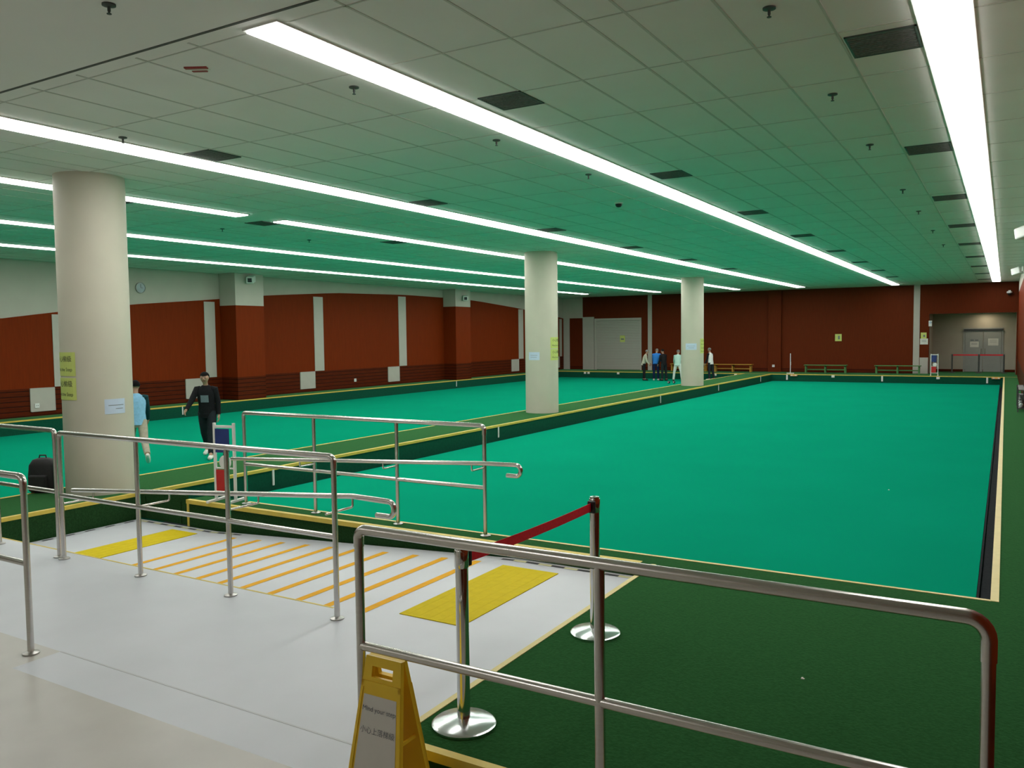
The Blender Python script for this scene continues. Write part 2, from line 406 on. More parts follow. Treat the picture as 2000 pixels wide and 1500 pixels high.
# vents
def vent(x0, x1, y0, y1, label, grp):
    t = thing('air_vent', label, 'air vent', ((x0+x1)/2, (y0+y1)/2, CE), group=grp)
    hx, hy = (x1-x0)/2, (y1-y0)/2
    f = MB()
    for s in (-1, 1):
        f.box((s*hx, -hy, -.010), (s*(hx-.015), hy, .004)); f.box((-hx, s*hy, -.010), (hx, s*(hy-.015), .004))
    f.done('vent_frame', dark_grey, t)
    g_ = MB(); g_.box((-hx+.01, -hy+.01, -.004), (hx-.01, hy-.01, .004))
    n = 12
    for i in range(n):
        yy = -hy+.03+(2*hy-.06)*i/(n-1); g_.box((-hx+.015, yy-.006, -.009), (hx-.015, yy+.006, -.004))
    g_.done('vent_grille', vent_mat, t)
ordn = ['nearest', 'second', 'third', 'fourth', 'fifth', 'sixth', 'seventh', 'eighth', 'ninth']
for i in range(9):
    y = 6.43+4.13*i
    if y < 41: vent(-1.04, -0.57, y, y+.51, 'dark rectangular grille beside the rightmost light strip, %s from the camera' % ordn[i], 'grilles beside the rightmost light strip')
for i in range(8):
    y = 6.27+4.13*i
    vent(-4.06, -3.63, y, y+.45, 'dark square diffuser right of the strip starting at top middle, %s from the camera' % ordn[i], 'square diffusers beside the second light strip')
for i in range(6):
    y = 6.3+4.13*i
    vent(-8.06, -7.64, y, y+.46, 'dark square diffuser right of the third light strip, %s from the camera' % ordn[i], 'square diffusers beside the third light strip')
for i, y in enumerate((7.6, 10.6, 14.4)):
    vent(-11.95, -11.5, y, y+.46, 'dark diffuser left of the gapped light strip, %s from the camera' % ordn[i], 'square diffusers beside the gapped light strip')

# sprinklers
def sprinkler(x, y, label):
    t = thing('sprinkler', label, 'sprinkler', (x, y, CE), group='ceiling sprinklers')
    a = MB(); a.lathe([(.0, .002), (.042, .002), (.042, -.010), (.016, -.018), (.0, -.018)], (0, 0, 0), 16); a.done('cover_plate', dark_grey, t)
    a = MB(); a.lathe([(.010, -.015), (.010, -.042), (.005, -.052), (.015, -.058), (.015, -.062), (0, -.062)], (0, 0, 0), 12); a.done('spray_head', dark_grey, t)
for i, y in enumerate((5.59, 7.88, 10.21, 13.7, 16.3, 19.6, 23.0)):
    sprinkler(-1.36, y, 'dark sprinkler left of the rightmost light strip, %s from the camera' % ordn[i])
for i, y in enumerate((5.43, 7.7, 9.99)):
    sprinkler(-4.75, y, 'small dark sprinkler left of the strip starting at top middle, %s from the camera' % ordn[i])
sprinkler(-7.92, 5.45, 'dark sprinkler above the third light strip, in front of the nearest column top')
sprinkler(-4.87, 3.29, 'dark sprinkler on the plain ceiling at the top left corner')
for i, (x, y) in enumerate(((-12.9, 8.6), (-12.9, 10.9), (-12.9, 13.2))):
    sprinkler(x, y, 'tiny dark sprinkler beyond the gapped light strip, %s from the camera' % ordn[i])
t = thing('dome_camera', 'small dark ceiling dome between second and third light strips', 'camera', (-5.37, 12.41, CE))
a = MB(); a.lathe([(0, .002), (.07, .002), (.07, -.02), (0, -.02)], (0, 0, 0), 18); a.done('mount_ring', lamp_frame, t)
a = MB(); a.lathe([(.055, -.02), (.05, -.05), (.03, -.07), (0, -.075)], (0, 0, 0), 18); a.done('dome', black_pl, t)
t = thing('alarm_strobe', 'small red fire device on the ceiling left of the second light strip', 'fire alarm', (-5.45, 4.42, CE), 0.5)
a = MB(); a.box((-.09, -.06, -.012), (.09, -.02, .002), bev=.004); a.box((-.06, .02, -.012), (.06, .05, .002), bev=.004); a.done('red_bars', red_pl, t)
a = MB(); a.box((-.09, -.02, -.006), (.09, .02, .002)); a.done('base_plate', lamp_frame, t)

# ------------------------------------------------------------------ walls
def prof(y):
    pts = [(-4, 2.0), (11.5, 2.68), (12.85, 2.86), (15.2, 3.13), (17.7, 3.33), (20.3, 3.57), (23.7, 3.78), (28, 3.86), (32.1, 3.82), (33.6, 3.76), (37.5, 3.50), (42.5, 3.04)]
    for (a, za), (c, zc) in zip(pts, pts[1:]):
        if a <= y <= c: return za+(zc-za)*(y-a)/(c-a)
    return pts[-1][1]
q = MB(); q.box((XW-.3, YB, -0.6), (XW, YF+2.6, CE+.2), 0)
struct(q, 'wall_left', grey_wall, 'left wall, grey above', 'wall')
ys = [YB+i*(YF-YB)/60 for i in range(61)]
q = MB(); q.prism([(XW, YB, 0.86)]+[(XW, YF, 0.86)]+[(XW, yy, prof(yy)) for yy in ys[::-1]], (0.03, 0, 0))
struct(q, 'wall_left_panelling', wood_l, 'red brown wood panelling with arched top on the left wall', 'wall panelling')
q = MB(); q.box((XW, YB, P), (XW+.036, YF, 0.86)); struct(q, 'wall_left_dado', wood_d, 'dark slatted wood band along the foot of the left wall', 'wall panelling')
def pilaster(y0, y1, x1, label, n):
    q = MB(); zt = 3.16 if n == 1 else 3.42
    q.box((XW+.02, y0, P), (x1, y1, 0.86), 1); q.box((XW+.02, y0, 0.86), (x1, y1, zt), 0); q.box((XW+.02, y0, zt), (x1, y1, CE), 2)
    struct(q, 'wall_left_pilaster_%d' % n, [wood_l, wood_d, grey_wall], label, 'pilaster')
pilaster(18.28, 19.45, -21.13, 'wood clad pilaster on the left wall, nearer of two', 1)
pilaster(30.7, 31.9, -21.2, 'wood clad pilaster on the left wall, farther of two', 2)
xs = XW+.034
ordw = ['nearest', 'second', 'third', 'fourth', 'fifth']
for i, (y0, y1, zt) in enumerate(((12.75, 13.15, 2.8), (17.65, 18.06, 3.28), (22.5, 22.98, 3.6), (27.45, 27.95, 3.78), (37.4, 37.88, 3.45), (42.0, 42.3, 3.0))):
    q = MB(); q.box((xs, y0, 0.87), (xs+.015, y1, zt)); struct(q, 'trim_wall_strip_%d' % (i+1), grey_panel, 'narrow grey vertical strip in the left wood panelling', 'wall strip')
for i, (y0, y1) in enumerate(((12.08, 12.74), (16.86, 17.64), (21.73, 22.48), (26.68, 27.43), (36.62, 37.38), (41.4, 41.98))):
    t = thing('wall_hatch', ['square grey wall panel behind the nearest column', 'square grey wall panel behind the person in black', 'square grey wall panel left of the third strip on the left wall', 'square grey wall panel left of the fourth strip on the left wall', 'square grey wall panel low on the left wall, left of the second column', 'square grey wall panel low at the far end of the left wall'][i], 'wall panel', (xs, (y0+y1)/2, 0.55), group='square grey panels on the left wall')
    h = (y1-y0)/2
    q = MB(); q.box((0, -h, -.31), (.03, h, .31), bev=.004); q.done('panel_cover', grey_panel, t)
    q = MB()
    for yy in (-h, h-.015): q.box((.028, yy, -.31), (.034, yy+.015, .31))
    for zz in (-.31, .295): q.box((.028, -h, zz), (.034, h, zz+.015))
    q.done('panel_rim', grey_panel, t)
def socket(loc, label, ax='X'):
    t = thing('wall_socket', label, 'socket', loc)
    q = MB()
    if ax == 'X': q.box((0, -.06, -.06), (.015, .06, .06), bev=.004)
    else: q.box((-.06, -.015, -.06), (.06, 0, .06), bev=.004)
    q.done('face_plate', white_pl, t)
    for s in (-.02, .02):
        q = MB()
        if ax == 'X': q.box((.014, s-.006, -.012), (.017, s+.006, .012))
        else: q.box((s-.006, -.017, -.012), (s+.006, -.014, .012))
        q.done('pin_hole', ink, t)
socket((xs+.034, 12.24, .40), 'small white socket on the nearest square grey panel')
socket((xs+.002, 24.68, .42), 'small white socket low on the left wall between the third and fourth strips')
# clock
t = thing('wall_clock', 'round pale blue wall clock on the grey upper left wall', 'clock', (XW+.002, 15.44, 3.62))
q = MB(); q.lathe([(0, 0), (.16, 0), (.16, .04), (.14, .045), (.14, .03), (0, .03)], (0, 0, 0), 32, axis='X'); q.done('clock_case', door_mat, t)
q = MB(); q.lathe([(0, .031), (.138, .031), (.138, .034), (0, .034)], (0, 0, 0), 32, axis='X'); q.done('clock_dial', clock_face, t)
q = MB(); q.box((.035, -.006, 0), (.038, .006, .11)); q.box((.035, 0, -.005), (.038, .07, .005)); q.done('clock_hands', ink, t)

def flood(loc, rz, label, name='floodlight'):
    t = thing(name, label, 'floodlight', loc, rz, 'white box lamps on the walls')
    q = MB(); q.box((-.02, -.05, -.05), (.03, .05, .10), bev=.005); q.done('bracket', lamp_frame, t)
    q = MB(); q.tube([(.02, 0, .02), (.10, 0, .0)], .02, 10); q.done('arm', lamp_frame, t)
    M = Matrix.Translation((.22, 0, -.03)) @ Matrix.Rotation(math.radians(12), 4, 'Y')
    q = MB(); q.box((-.17, -.12, -.11), (.17, .12, .11), M=M, bev=.03); q.done('housing', white_pl, t)
    q = MB(); q.box((.165, -.065, -.065), (.178, .065, .065), M=M, bev=.004); q.done('lens', door_dark, t)
flood((-21.13, 19.0, 4.03), -0.95, 'white box floodlight at the top of the nearer wood pilaster')
flood((-21.2, 31.5, 3.85), -0.95, 'white box floodlight at the top of the farther wood pilaster')
flood((XR, 18.9, 4.02), PI-.8, 'white box speaker high on the right wall, nearer of two')  # right wall boxes are speakers, drawn with the floodlight parts
flood((XR, 31.4, 4.02), PI-.8, 'white box speaker high on the right wall, farther of two')

# far wall with roller shutter, pilaster and recess
AX0, AX1, AZ, AY = -3.03, 0.40, 2.86, 44.9
q = MB()
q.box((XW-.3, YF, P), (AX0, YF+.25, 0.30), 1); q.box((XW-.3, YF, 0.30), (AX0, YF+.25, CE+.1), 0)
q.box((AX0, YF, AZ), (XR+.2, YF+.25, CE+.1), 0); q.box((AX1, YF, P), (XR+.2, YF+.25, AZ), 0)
struct(q, 'wall_far', [wood_f, wood_d], 'far wall clad in red brown wood, colour darkened for dimmer light', 'wall')
q = MB(); q.box((-10.25, YF-.14, P), (-9.62, YF, CE)); struct(q, 'wall_far_pilaster', wood_f, 'flat wood pilaster on the far wall', 'pilaster')
q = MB(); q.box((-16.70, YF-.03, P), (-16.47, YF, CE)); struct(q, 'trim_far_strip_1', grey_panel, 'grey vertical strip right of the roller shutter', 'wall strip')
q = MB(); q.box((-3.68, YF-.03, P), (-3.42, YF, CE)); struct(q, 'trim_far_strip_2', grey_panel, 'grey vertical strip left of the door recess', 'wall strip')
q = MB(); q.box((-3.40, YF-.03, P), (-3.05, YF, 0.86)); struct(q, 'trim_far_panel', grey_panel, 'grey low panel beside the door recess', 'wall panel')
q = MB(); q.box((-20.6, YF-.06, P), (-19.9, YF, 3.08)); struct(q, 'trim_shutter_post', grey_panel, 'wide grey post left of the roller shutter', 'wall strip')
q = MB(); q.box((XW, YF-.02, 3.03), (-20.62, YF, CE)); struct(q, 'trim_far_bulkhead', grey_wall, 'grey upper wall in the far left corner', 'wall strip')
q = MB(); q.box((-21.84, YF-.03, P), (-21.45, YF, 3.03)); struct(q, 'trim_corner_strip', grey_panel, 'grey vertical strip in the far left corner', 'wall strip')
t = thing('door_1', 'large grey roller shutter door in the far wall', 'door', (-18.45, YF, P)); tag(t, kind='structure')
q = MB()
zz = 0.02
while zz < 2.74: q.box((-1.32, -.035, zz), (1.32, -.0, zz+.085), bev=.008); zz += .09
q.done('shutter_curtain', shutter_mat, t)
q = MB(); q.box((-1.42, -.06, 0), (-1.31, 0, 2.78)); q.box((1.31, -.06, 0), (1.38, 0, 2.78)); q.box((-1.42, -.07, 2.74), (1.38, 0, 2.86)); q.done('guide_frame', grey_panel, t)
def notice(name, label, loc, wd, ht, m, lines, ax='Y', group=None):
    t = thing(name, label, 'notice', loc, 0, group)
    q = MB(); q.box((-wd/2, -.006, -ht/2), (wd/2, 0, ht/2)); q.done('sheet', m, t)
    for (u0, u1, v, th) in lines:
        q = MB(); q.box((u0*wd, -.008, v*ht-th*ht/2), (u1*wd, -.006, v*ht+th*ht/2)); q.done('print_line', ink_g, t)
    return t
notice('notice', 'small pale notice on the grey roller shutter', (-18.18, YF-.037, 1.84), .30, .36, paper_y, [(-.3, .3, -.05, .2)])
notice('notice', 'pale yellow notice alone on the far wood wall', (-6.95, YF-.002, 1.81), .30, .34, paper_y, [(-.05, .22, .0, .5)])
notice('notice', 'yellow notice on the wood beside the door recess', (-3.25, YF-.002, 1.87), .24, .28, paper_y, [(-.05, .25, -.05, .35)])
notice('notice', 'white notice below a yellow one beside the door recess', (-3.23, YF-.002, 1.60), .33, .27, paper_w, [(-.3, .3, .2, .06), (-.3, .3, .0, .06)])
socket((-9.98, YF-.142, .42), 'small white socket at the foot of the far wall pilaster', 'Y')
t = thing('alarm_light', 'small white alarm lamp at the upper left of the door recess', 'alarm lamp', (-2.98, YF, 2.42))
q = MB(); q.box((-.07, -.03, -.13), (.07, 0, .13), bev=.008); q.done('lamp_base', white_pl, t)
q = MB(); q.lathe([(0, .03), (.05, .03), (.045, .08), (0, .09)], (0, 0, .04), 14, axis='Y'); q.done('lamp_lens', paper_b, t)
t = thing('dome_camera', 'white dome camera high on the far wall near the right corner', 'camera', (0.10, YF, 3.72))
q = MB(); q.box((-.05, -.14, .04), (.05, 0, .10), bev=.01); q.done('mount_arm', white_pl, t)
q = MB(); q.lathe([(0, .06), (.10, .05), (.11, -.02), (0, -.03)], (0, -.14, 0), 18); q.done('shell', white_pl, t)
q = MB(); q.lathe([(.085, -.03), (.07, -.09), (.03, -.12), (0, -.12)], (0, -.14, 0), 18); q.done('dome', black_pl, t)

# recess
q = MB()
q.box((AX0-1.0, AY, P), (XR+.2, AY+.2, AZ+.3), 0); q.box((AX0-.2, YF+.25, P), (AX0, AY, AZ+.3), 0); q.box((AX1, YF+.25, P), (XR+.2, AY, AZ+.3), 0)
q.box((AX0-.2, YF+.25, AZ+.02), (XR+.2, AY, AZ+.3), 0)
struct(q, 'wall_recess', recess_mat, 'beige grey lobby recess behind the far wall opening', 'wall')
q = MB(); q.box((AX0, AY-.015, P), (AX1, AY, P+.12)); struct(q, 'baseboard_recess', wood_d, 'dark skirting in the recess', 'baseboard')
t = thing('door_2', 'grey double door in the lobby recess at the far right', 'door', (-0.91, AY, P)); tag(t, kind='structure')
for s, lf in ((-1, 'left'), (1, 'right')):
    q = MB(); q.box((min(s*.01, s*.74), -.045, .01), (max(s*.01, s*.74), -.005, 1.93), bev=.004); d = q.done('door_leaf', door_mat, t)
    q = MB(); q.tube(fillet([(s*.08, -.045, .85), (s*.08, -.09, .85), (s*.08, -.09, 1.1), (s*.08, -.045, 1.1)], .02), .012, 8); q.done('handle', steel, d)
q = MB(); q.box((-.80, -.09, 1.95), (.78, 0, 2.03)); q.done('door_closer', door_dark, t)
q = MB(); q.box((-.82, -.03, 0), (-.75, 0, 1.95)); q.box((.75, -.03, 0), (.82, 0, 1.95)); q.box((-.82, -.03, 2.03), (.82, 0, 2.08)); q.done('door_frame', door_mat, t)
notice('notice', 'small white notice on the left leaf of the grey double door', (-1.27, AY-.046, 1.42), .36, .26, paper_w, [(-.35, .35, .2, .06), (-.35, .35, .0, .06)])
notice('notice', 'wide cream notice on the right leaf of the grey double door', (-.50, AY-.046, 1.53), .42, .33, paper_w, [(-.35, .35, .25, .04), (-.35, .35, .0, .04)])
notice('door_sign', 'short dark lettered plate above the notice on the left door leaf', (-1.27, AY-.046, 1.62), .36, .10, door_mat, [(-.45, -.08, 0, .6), (.08, .45, 0, .6)])
t = thing('downlight', 'warm downlight in the recess ceiling above the double door', 'downlight', (-0.80, AY-.55, AZ+.02))
q = MB(); q.lathe([(.11, .0), (.14, .0), (.14, -.012), (.11, -.012)], (0, 0, 0), 24); q.done('trim_ring', lamp_frame, t)
q = MB(); q.lathe([(0, -.002), (.105, -.002), (.105, -.008), (0, -.008)], (0, 0, 0), 24); q.done('lamp_glass', down_emit, t)
ld = bpy.data.lights.new('downlight_lamp', 'AREA'); ld.shape = 'DISK'; ld.size = 0.18; ld.energy = 9; ld.color = (1.0, 0.86, 0.62)
lo = bpy.data.objects.new('downlight_lamp', ld); COL.objects.link(lo); lo.parent = t; lo.location = (0, 0, -.02)

# right, back walls
q = MB(); q.box((XR, YB, -.5), (XR+.2, YF, 0.86), 1); q.box((XR, YB, 0.86), (XR+.2, YF, 3.72), 0); q.box((XR, YB, 3.72), (XR+.2, YF, CE+.2), 2)
struct(q, 'wall_right', [wood_l, wood_d, grey_wall], 'wood clad right wall with pale band at the top', 'wall')
q = MB(); q.box((XW-.3, YB-.2, -.3), (XR+.2, YB, CE+.2)); struct(q, 'wall_back', grey_wall, 'pale grey wall behind the camera', 'wall')

# ------------------------------------------------------------------ columns
def column(y, n, label):
    q = MB(); r = 0.42
    q.lathe([(r, P), (r, 2.0), (r, CE)], (-10.22, y, 0), 64)
    o = struct(q, 'column_%d' % n, column_mat, label, 'column')
    return (-10.22, y, r)
def on_col(c, ang, u, z, e):
    """u metres along the surface from angle ang, height z, e metres off the surface"""
    a = ang+u/c[2]
    return Vector((c[0]+(c[2]+e)*math.cos(a), c[1]+(c[2]+e)*math.sin(a), z))
def col_sheet(c, ang, z, wd, ht, m, label, texts=(), bars=(), group=None, name='column_notice'):
    o0 = on_col(c, ang, 0, z, 0)
    t = thing(name, label, 'notice', o0, 0, group)
    q = MB(); n = 10
    def L(u, v, e): return on_col(c, ang, u, z+v, e)-o0
    for i in range(n):
        u0 = -wd/2+wd*i/n; u1 = -wd/2+wd*(i+1)/n
        a_ = [L(u0, -ht/2, .001), L(u1, -ht/2, .001), L(u1, ht/2, .001), L(u0, ht/2, .001)]; b_ = [L(u0, -ht/2, .004), L(u1, -ht/2, .004), L(u1, ht/2, .004), L(u0, ht/2, .004)]
        q.quad(a_[::-1]); q.quad(b_)
        q.quad([a_[3], a_[2], b_[2], b_[3]]); q.quad([a_[0], b_[0], b_[1], a_[1]])
    bmesh.ops.remove_doubles(q.bm, verts=q.bm.verts[:], dist=1e-5)
    q.done('sheet', m, t)
    for (s, size, v) in texts:
        text_obj(s, size, ink, None, t, 'lettering', fn=lambda co, v=v: L(co.x, v+co.y, .0055))
    if bars:
        for (u0, u1, v, th) in bars:
            k = 4; q = MB()
            for i in range(k):
                p0 = u0+(u1-u0)*i/k; p1 = u0+(u1-u0)*(i+1)/k
                q.quad([L(p0, v-th/2, .0055), L(p1, v-th/2, .0055), L(p1, v+th/2, .0055), L(p0, v+th/2, .0055)])
            q.done('print_line', ink_g, t)
    return t
c1 = column(6.53, 1, 'thick round cream column, nearest and leftmost of three')
c2 = column(18.65, 2, 'round cream column, middle of three on the middle bank')
c3 = column(30.55, 3, 'round cream column, farthest of three beside the players')
import math as _m
def facing(c): return _m.atan2(-c[1], -c[0])        # direction from the column to the camera side
Y1, Y2 = '小心梯級', 'Mind the Step'
grp_y = 'yellow step notices on the columns'
f1, f2, f3 = facing(c1), facing(c2), facing(c3)
col_sheet(c1, f1-1.13, 1.80, .44, .30, paper_y, 'upper yellow notice on the left edge of the nearest column', [(Y1, .085, .06), (Y2, .062, -.07)], group=grp_y)
col_sheet(c1, f1-1.13, 1.485, .44, .28, paper_y, 'lower yellow notice on the left edge of the nearest column', [(Y1, .085, .06), (Y2, .062, -.07)], group=grp_y)
col_sheet(c1, f1+.49, 1.25, .27, .19, paper_b, 'pale blue sheet low on the right of the nearest column', bars=[(-.09, .11, .015, .008), (.0, .10, -.03, .008)], group='pale blue sheets on the columns')
col_sheet(c2, f2+1.08, 1.90, .44, .28, paper_y, 'upper yellow notice on the right edge of the middle column', [(Y1, .085, .06), (Y2, .062, -.07)], group=grp_y)
col_sheet(c2, f2+1.08, 1.60, .44, .28, paper_y, 'lower yellow notice on the right edge of the middle column', [(Y1, .085, .06), (Y2, .062, -.07)], group=grp_y)
col_sheet(c2, f2-.50, 1.57, .31, .20, paper_b, 'pale blue sheet low on the left of the middle column', bars=[(-.1, .1, .02, .008), (-.1, .08, -.03, .008)], group='pale blue sheets on the columns')
col_sheet(c3, f3+1.25, 1.62, .42, .55, paper_y, 'yellow notice on the right edge of the farthest column', [(Y1, .085, .19), (Y2, .062, .06), (Y1, .085, -.08), (Y2, .062, -.20)], group=grp_y)
col_sheet(c3, f3-.12, 1.60, .42, .24, paper_b, 'pale blue sheet on the front of the farthest column', bars=[(-.15, .15, .02, .01), (-.1, .12, -.05, .01)], group='pale blue sheets on the columns')

# ------------------------------------------------------------------ railings and handrails
RT, RP = 0.024, 0.021
def railing(label, y, z0, xs_, ztop, zmid, cornerL=None, cornerR=None, ext=None, legend='railing'):
    """posts at xs_; end posts with a corner radius bend into the top rail; ext = (xleft or None, xright or None) rail running on"""
    t = thing('railing', label, 'railing', (0, y, z0), group='steel tube railings')
    h, hm = ztop-z0, zmid-z0
    x0, x1 = xs_[0], xs_[-1]
    pts = []
    lx = ext[0] if ext and ext[0] is not None else x0
    rx = ext[1] if ext and ext[1] is not None else x1
    pts = [(lx, 0, h), (rx, 0, h)]
    r = 0.09
    if cornerL: pts = [(x0, 0, h-cornerL-.03)] + [(x0, 0, h)] + pts[1:]
    if cornerR: pts = pts[:-1] + [(x1, 0, h), (x1, 0, h-cornerR-.03)]
    path = pts
    if len(pts) > 2:
        rad = max(cornerL or 0, cornerR or 0)
        if cornerL and cornerR and abs(cornerL-cornerR) > 1e-3:
            a_ = fillet([pts[0], pts[1], ((x0+x1)/2, 0, h)], cornerL); b_ = fillet([((x0+x1)/2, 0, h), pts[-2], pts[-1]], cornerR); path = a_+b_[1:]
        else: path = fillet(pts, rad)
    q = MB(); q.tube(path, RT, 16); q.done('top_rail', steel, t)
    q = MB(); q.tube([(lx, 0, hm), (rx, 0, hm)], RP, 14); q.done('mid_rail', steel, t)
    for i, x in enumerate(xs_):
        top = h
        if cornerL and i == 0: top = h-cornerL
        if cornerR and i == len(xs_)-1: top = h-cornerR
        q = MB(); q.tube([(x, 0, 0.004), (x, 0, top)], RP, 14); p_ = q.done('post', steel, t)
        q = MB(); q.lathe([(RP, .0), (.052, .0), (.052, .008), (.034, .014), (RP, .018)], (x, 0, 0.001), 20); q.done('base_flange', steel_dark, p_)
    return t
railing('large foreground railing on the right, in front of the green carpet', 2.85, 0, [-2.525, -1.32, -0.025], 1.224, 0.682, .05, .10)
railing('railing end at the left edge, in front of the white floor', 3.02, 0, [-7.2, -5.59], 1.20, .615, None, .07, ext=(-8.6, None))
rail_near = railing('railing of four posts along the floor edge above the ramp', 4.54, 0, [-7.75, -6.58, -5.41, -4.25], 1.22, .62, .03, .06)
railing('railing on the far left beyond the white floor, left of the column', 4.56, 0, [-11.1, -8.93, -7.86], 1.235, .64, None, .05, ext=(-12.4, None))
rail_far = railing('railing on the kerb behind the ramp, backed by the bright green', 6.81, P, [-7.79, -6.66, -5.48, -4.385], 1.215, .60, .04, .06)
def handrail(parent, path, brk, ydir, r=0.021):
    """hooked grab rail carried by brackets on a railing; brk: (x, y, z, length towards the posts)"""
    p0 = Vector(parent.location)
    q = MB(); q.tube([Vector(p)-p0 for p in path], r, 14); h = q.done('hooked_grab_rail', steel, parent); h['label'] = 'lower hooked grab rail of the ramp'
    for (x, y, z, L) in brk:
        a_ = Vector((x, y, z))-p0
        q = MB(); q.tube(fillet([a_+Vector((0, 0, -.005)), a_+Vector((0, 0, -.075)), a_+Vector((0, ydir*L, -.075))], .02), .009, 10); q.done('bracket', steel, h)
yf = 6.58
zf = lambda x: 0.70+(x+7.7)*0.0535
far_path = [(-7.75, yf, zf(-7.75)), (-4.25, yf, zf(-4.25))] + fillet([(-4.25, yf, .888), (-3.84, yf, .895), (-3.84, yf, .79), (-3.99, yf, .79)], .05)[1:]
handrail(rail_far, far_path, [(x, yf, zf(x), .22) for x in (-6.66, -5.48, -4.385)], 1)
yn = 4.86
zn = lambda x: 0.585+(x+8.1)*0.0735
near_path = [(-8.1, yn, zn(-8.1)), (-4.36, yn, zn(-4.36))] + fillet([(-4.36, yn, .857), (-3.95, yn, .85), (-3.95, yn, .735), (-4.12, yn, .735)], .05)[1:]
handrail(rail_near, near_path, [(-7.75, yn, zn(-7.75), .30), (-6.58, yn, zn(-6.58), .30), (-5.41, yn, zn(-5.41), .30), (-4.36, yn, .85, .30)], -1)

# ------------------------------------------------------------------ belt stanchions
def stanchion(x, y, z, label, h=0.92, base_r=0.165, group='belt barrier posts', m=None, mb=None):
    t = thing('belt_stanchion', label, 'barrier post', (x, y, z), group=group)
    q = MB(); q.lathe([(0, 0), (base_r, 0), (base_r, .012), (base_r*.93, .022), (base_r*.45, .034), (.04, .042), (0, .042)], (0, 0, 0), 40); q.done('base_disc', mb or base_steel, t)
    q = MB(); q.lathe([(.0, .03), (.033, .03), (.033, h-.02), (.030, h-.004), (0, h)], (0, 0, 0), 24); q.done('tube', m or chrome, t)
    q = MB(); q.lathe([(.035, h-.105), (.037, h-.10), (.037, h-.022), (.034, h-.015)], (0, 0, 0), 24); q.done('belt_head', m or chrome, t)
    return t
s1 = stanchion(-2.335, 3.40, P, 'chrome belt barrier post in the foreground, standing behind the wet floor sign')
s2 = stanchion(-2.30, 4.90, P, 'chrome belt barrier post holding the red belt, nearer the bright green')
def belt(parent, a, b, zc, sag, wd=.05):
    a = Vector(a); b = Vector(b); d = b-a; n = Vector((-d.y, d.x, 0)).normalized()*.0012
    q = MB(); N = 16; rings = []
    for i in range(N+1):
        u = i/N; c = a+d*u; z = zc-4*sag*u*(1-u)
        rings.append([c+n+Vector((0, 0, z-wd/2)), c+n+Vector((0, 0, z+wd/2)), c-n+Vector((0, 0, z+wd/2)), c-n+Vector((0, 0, z-wd/2))])
    q.loft(rings, smooth=False)
    o = q.done('red_belt', red_belt, parent); o['label'] = 'red webbing belt'
def clip(parent, dx, dy, z):
    v = Vector((dx, dy)).normalized(); M = Matrix.Translation((v.x*.036, v.y*.036, z)) @ Matrix.Rotation(math.atan2(v.y, v.x), 4, 'Z')
    q = MB(); q.box((-.004, -.026, -.04), (.022, .026, .04), M=M, bev=.006); q.done('belt_clip', black_pl, parent)
dv = Vector((s1.location.x-s2.location.x, s1.location.y-s2.location.y, 0)); dn = dv.normalized()
clip(s2, dn.x, dn.y, .855); clip(s1, -dn.x, -dn.y, .855)
belt(s2, dn*.055, dv-dn*.0595, .855, .01, wd=.055)
fs = []
for i, x in enumerate((-2.13, -1.04, -0.05)):
    s = stanchion(x, 43.7, P, ['left', 'middle', 'right'][i]+' one of three belt barrier posts before the grey double door', .87, .15, 'barrier posts before the double door', dark_grey, dark_grey)
    fs.append(s)
for a_, b_ in zip(fs, fs[1:]):
    L = b_.location.x-a_.location.x; belt(a_, (.036, 0, 0), (L-.0385, 0, 0), .83, .0, wd=.06)

# ------------------------------------------------------------------ folding floor sign
t = thing('floor_sign', 'yellow folding floor sign under the large foreground railing', 'floor sign', (-2.386, 2.862, 0), 0.0)
H = .645
def panel(y_bot, wtop, wbot, sgn, hole=True):
    """tapered board with a carry hole; local plane from the bottom edge (y_bot, 0) to the top (0, H)"""
    q = MB(); th = .022
    L = math.hypot(y_bot, H); up = Vector((0, -y_bot, H))/L; nrm = Vector((0, up.z, -up.y))*(1 if sgn > 0 else -1); o = Vector((0, y_bot, 0))
    def P3(u, v, e): return o+Vector((u, 0, 0))+up*v+nrm*e
    def half(v): return (wbot+(wtop-wbot)*v/L)/2
    hv0, hv1, hu = L*.86, L*.935, wtop*.30
    rows_ = [0, L*.05, hv0, hv1, L]
    for e0, e1 in ((0, th),):
        for v0, v1 in zip(rows_, rows_[1:]):
            segs = [(-half(v0), half(v0), -half(v1), half(v1))]
            if v0 == hv0: segs = [(-half(v0), -hu, -half(v1), -hu), (hu, half(v0), hu, half(v1))]
            for (a0, a1, b0, b1) in segs:
                q.prism([P3(a0, v0, e0), P3(a1, v0, e0), P3(b1, v1, e0), P3(b0, v1, e0)], nrm*(e1-e0))
    # raised rims at the sides
    for s in (-1, 1):
        q.prism([P3(s*half(0), 0, th-.004), P3(s*(half(0)-.02), 0, th-.004), P3(s*(half(L*.83)-.012), L*.83, th-.004), P3(s*half(L*.83), L*.83, th-.004)], nrm*.008)
    q.prism([P3(-half(L*.79), L*.79, th-.004), P3(half(L*.79), L*.79, th-.004), P3(half(L*.83), L*.83, th-.004), P3(-half(L*.83), L*.83, th-.004)], nrm*.008)
    return q, P3, half, L
q, P3, half, L = panel(-.105, .20, .318, -1)
fp = q.done('front_panel', sign_y, t)
def Pf(u, v, e): return P3(u, v, e)
q = MB()
v0, v1 = L*.13, L*.74
q.quad([Pf(-half(v0)+.03, v0, 0.0235), Pf(half(v0)-.03, v0, 0.0235), Pf(half(v1)-.022, v1, 0.0235), Pf(-half(v1)+.022, v1, 0.0235)])
ps = q.done('paper_insert', paper_w, fp)
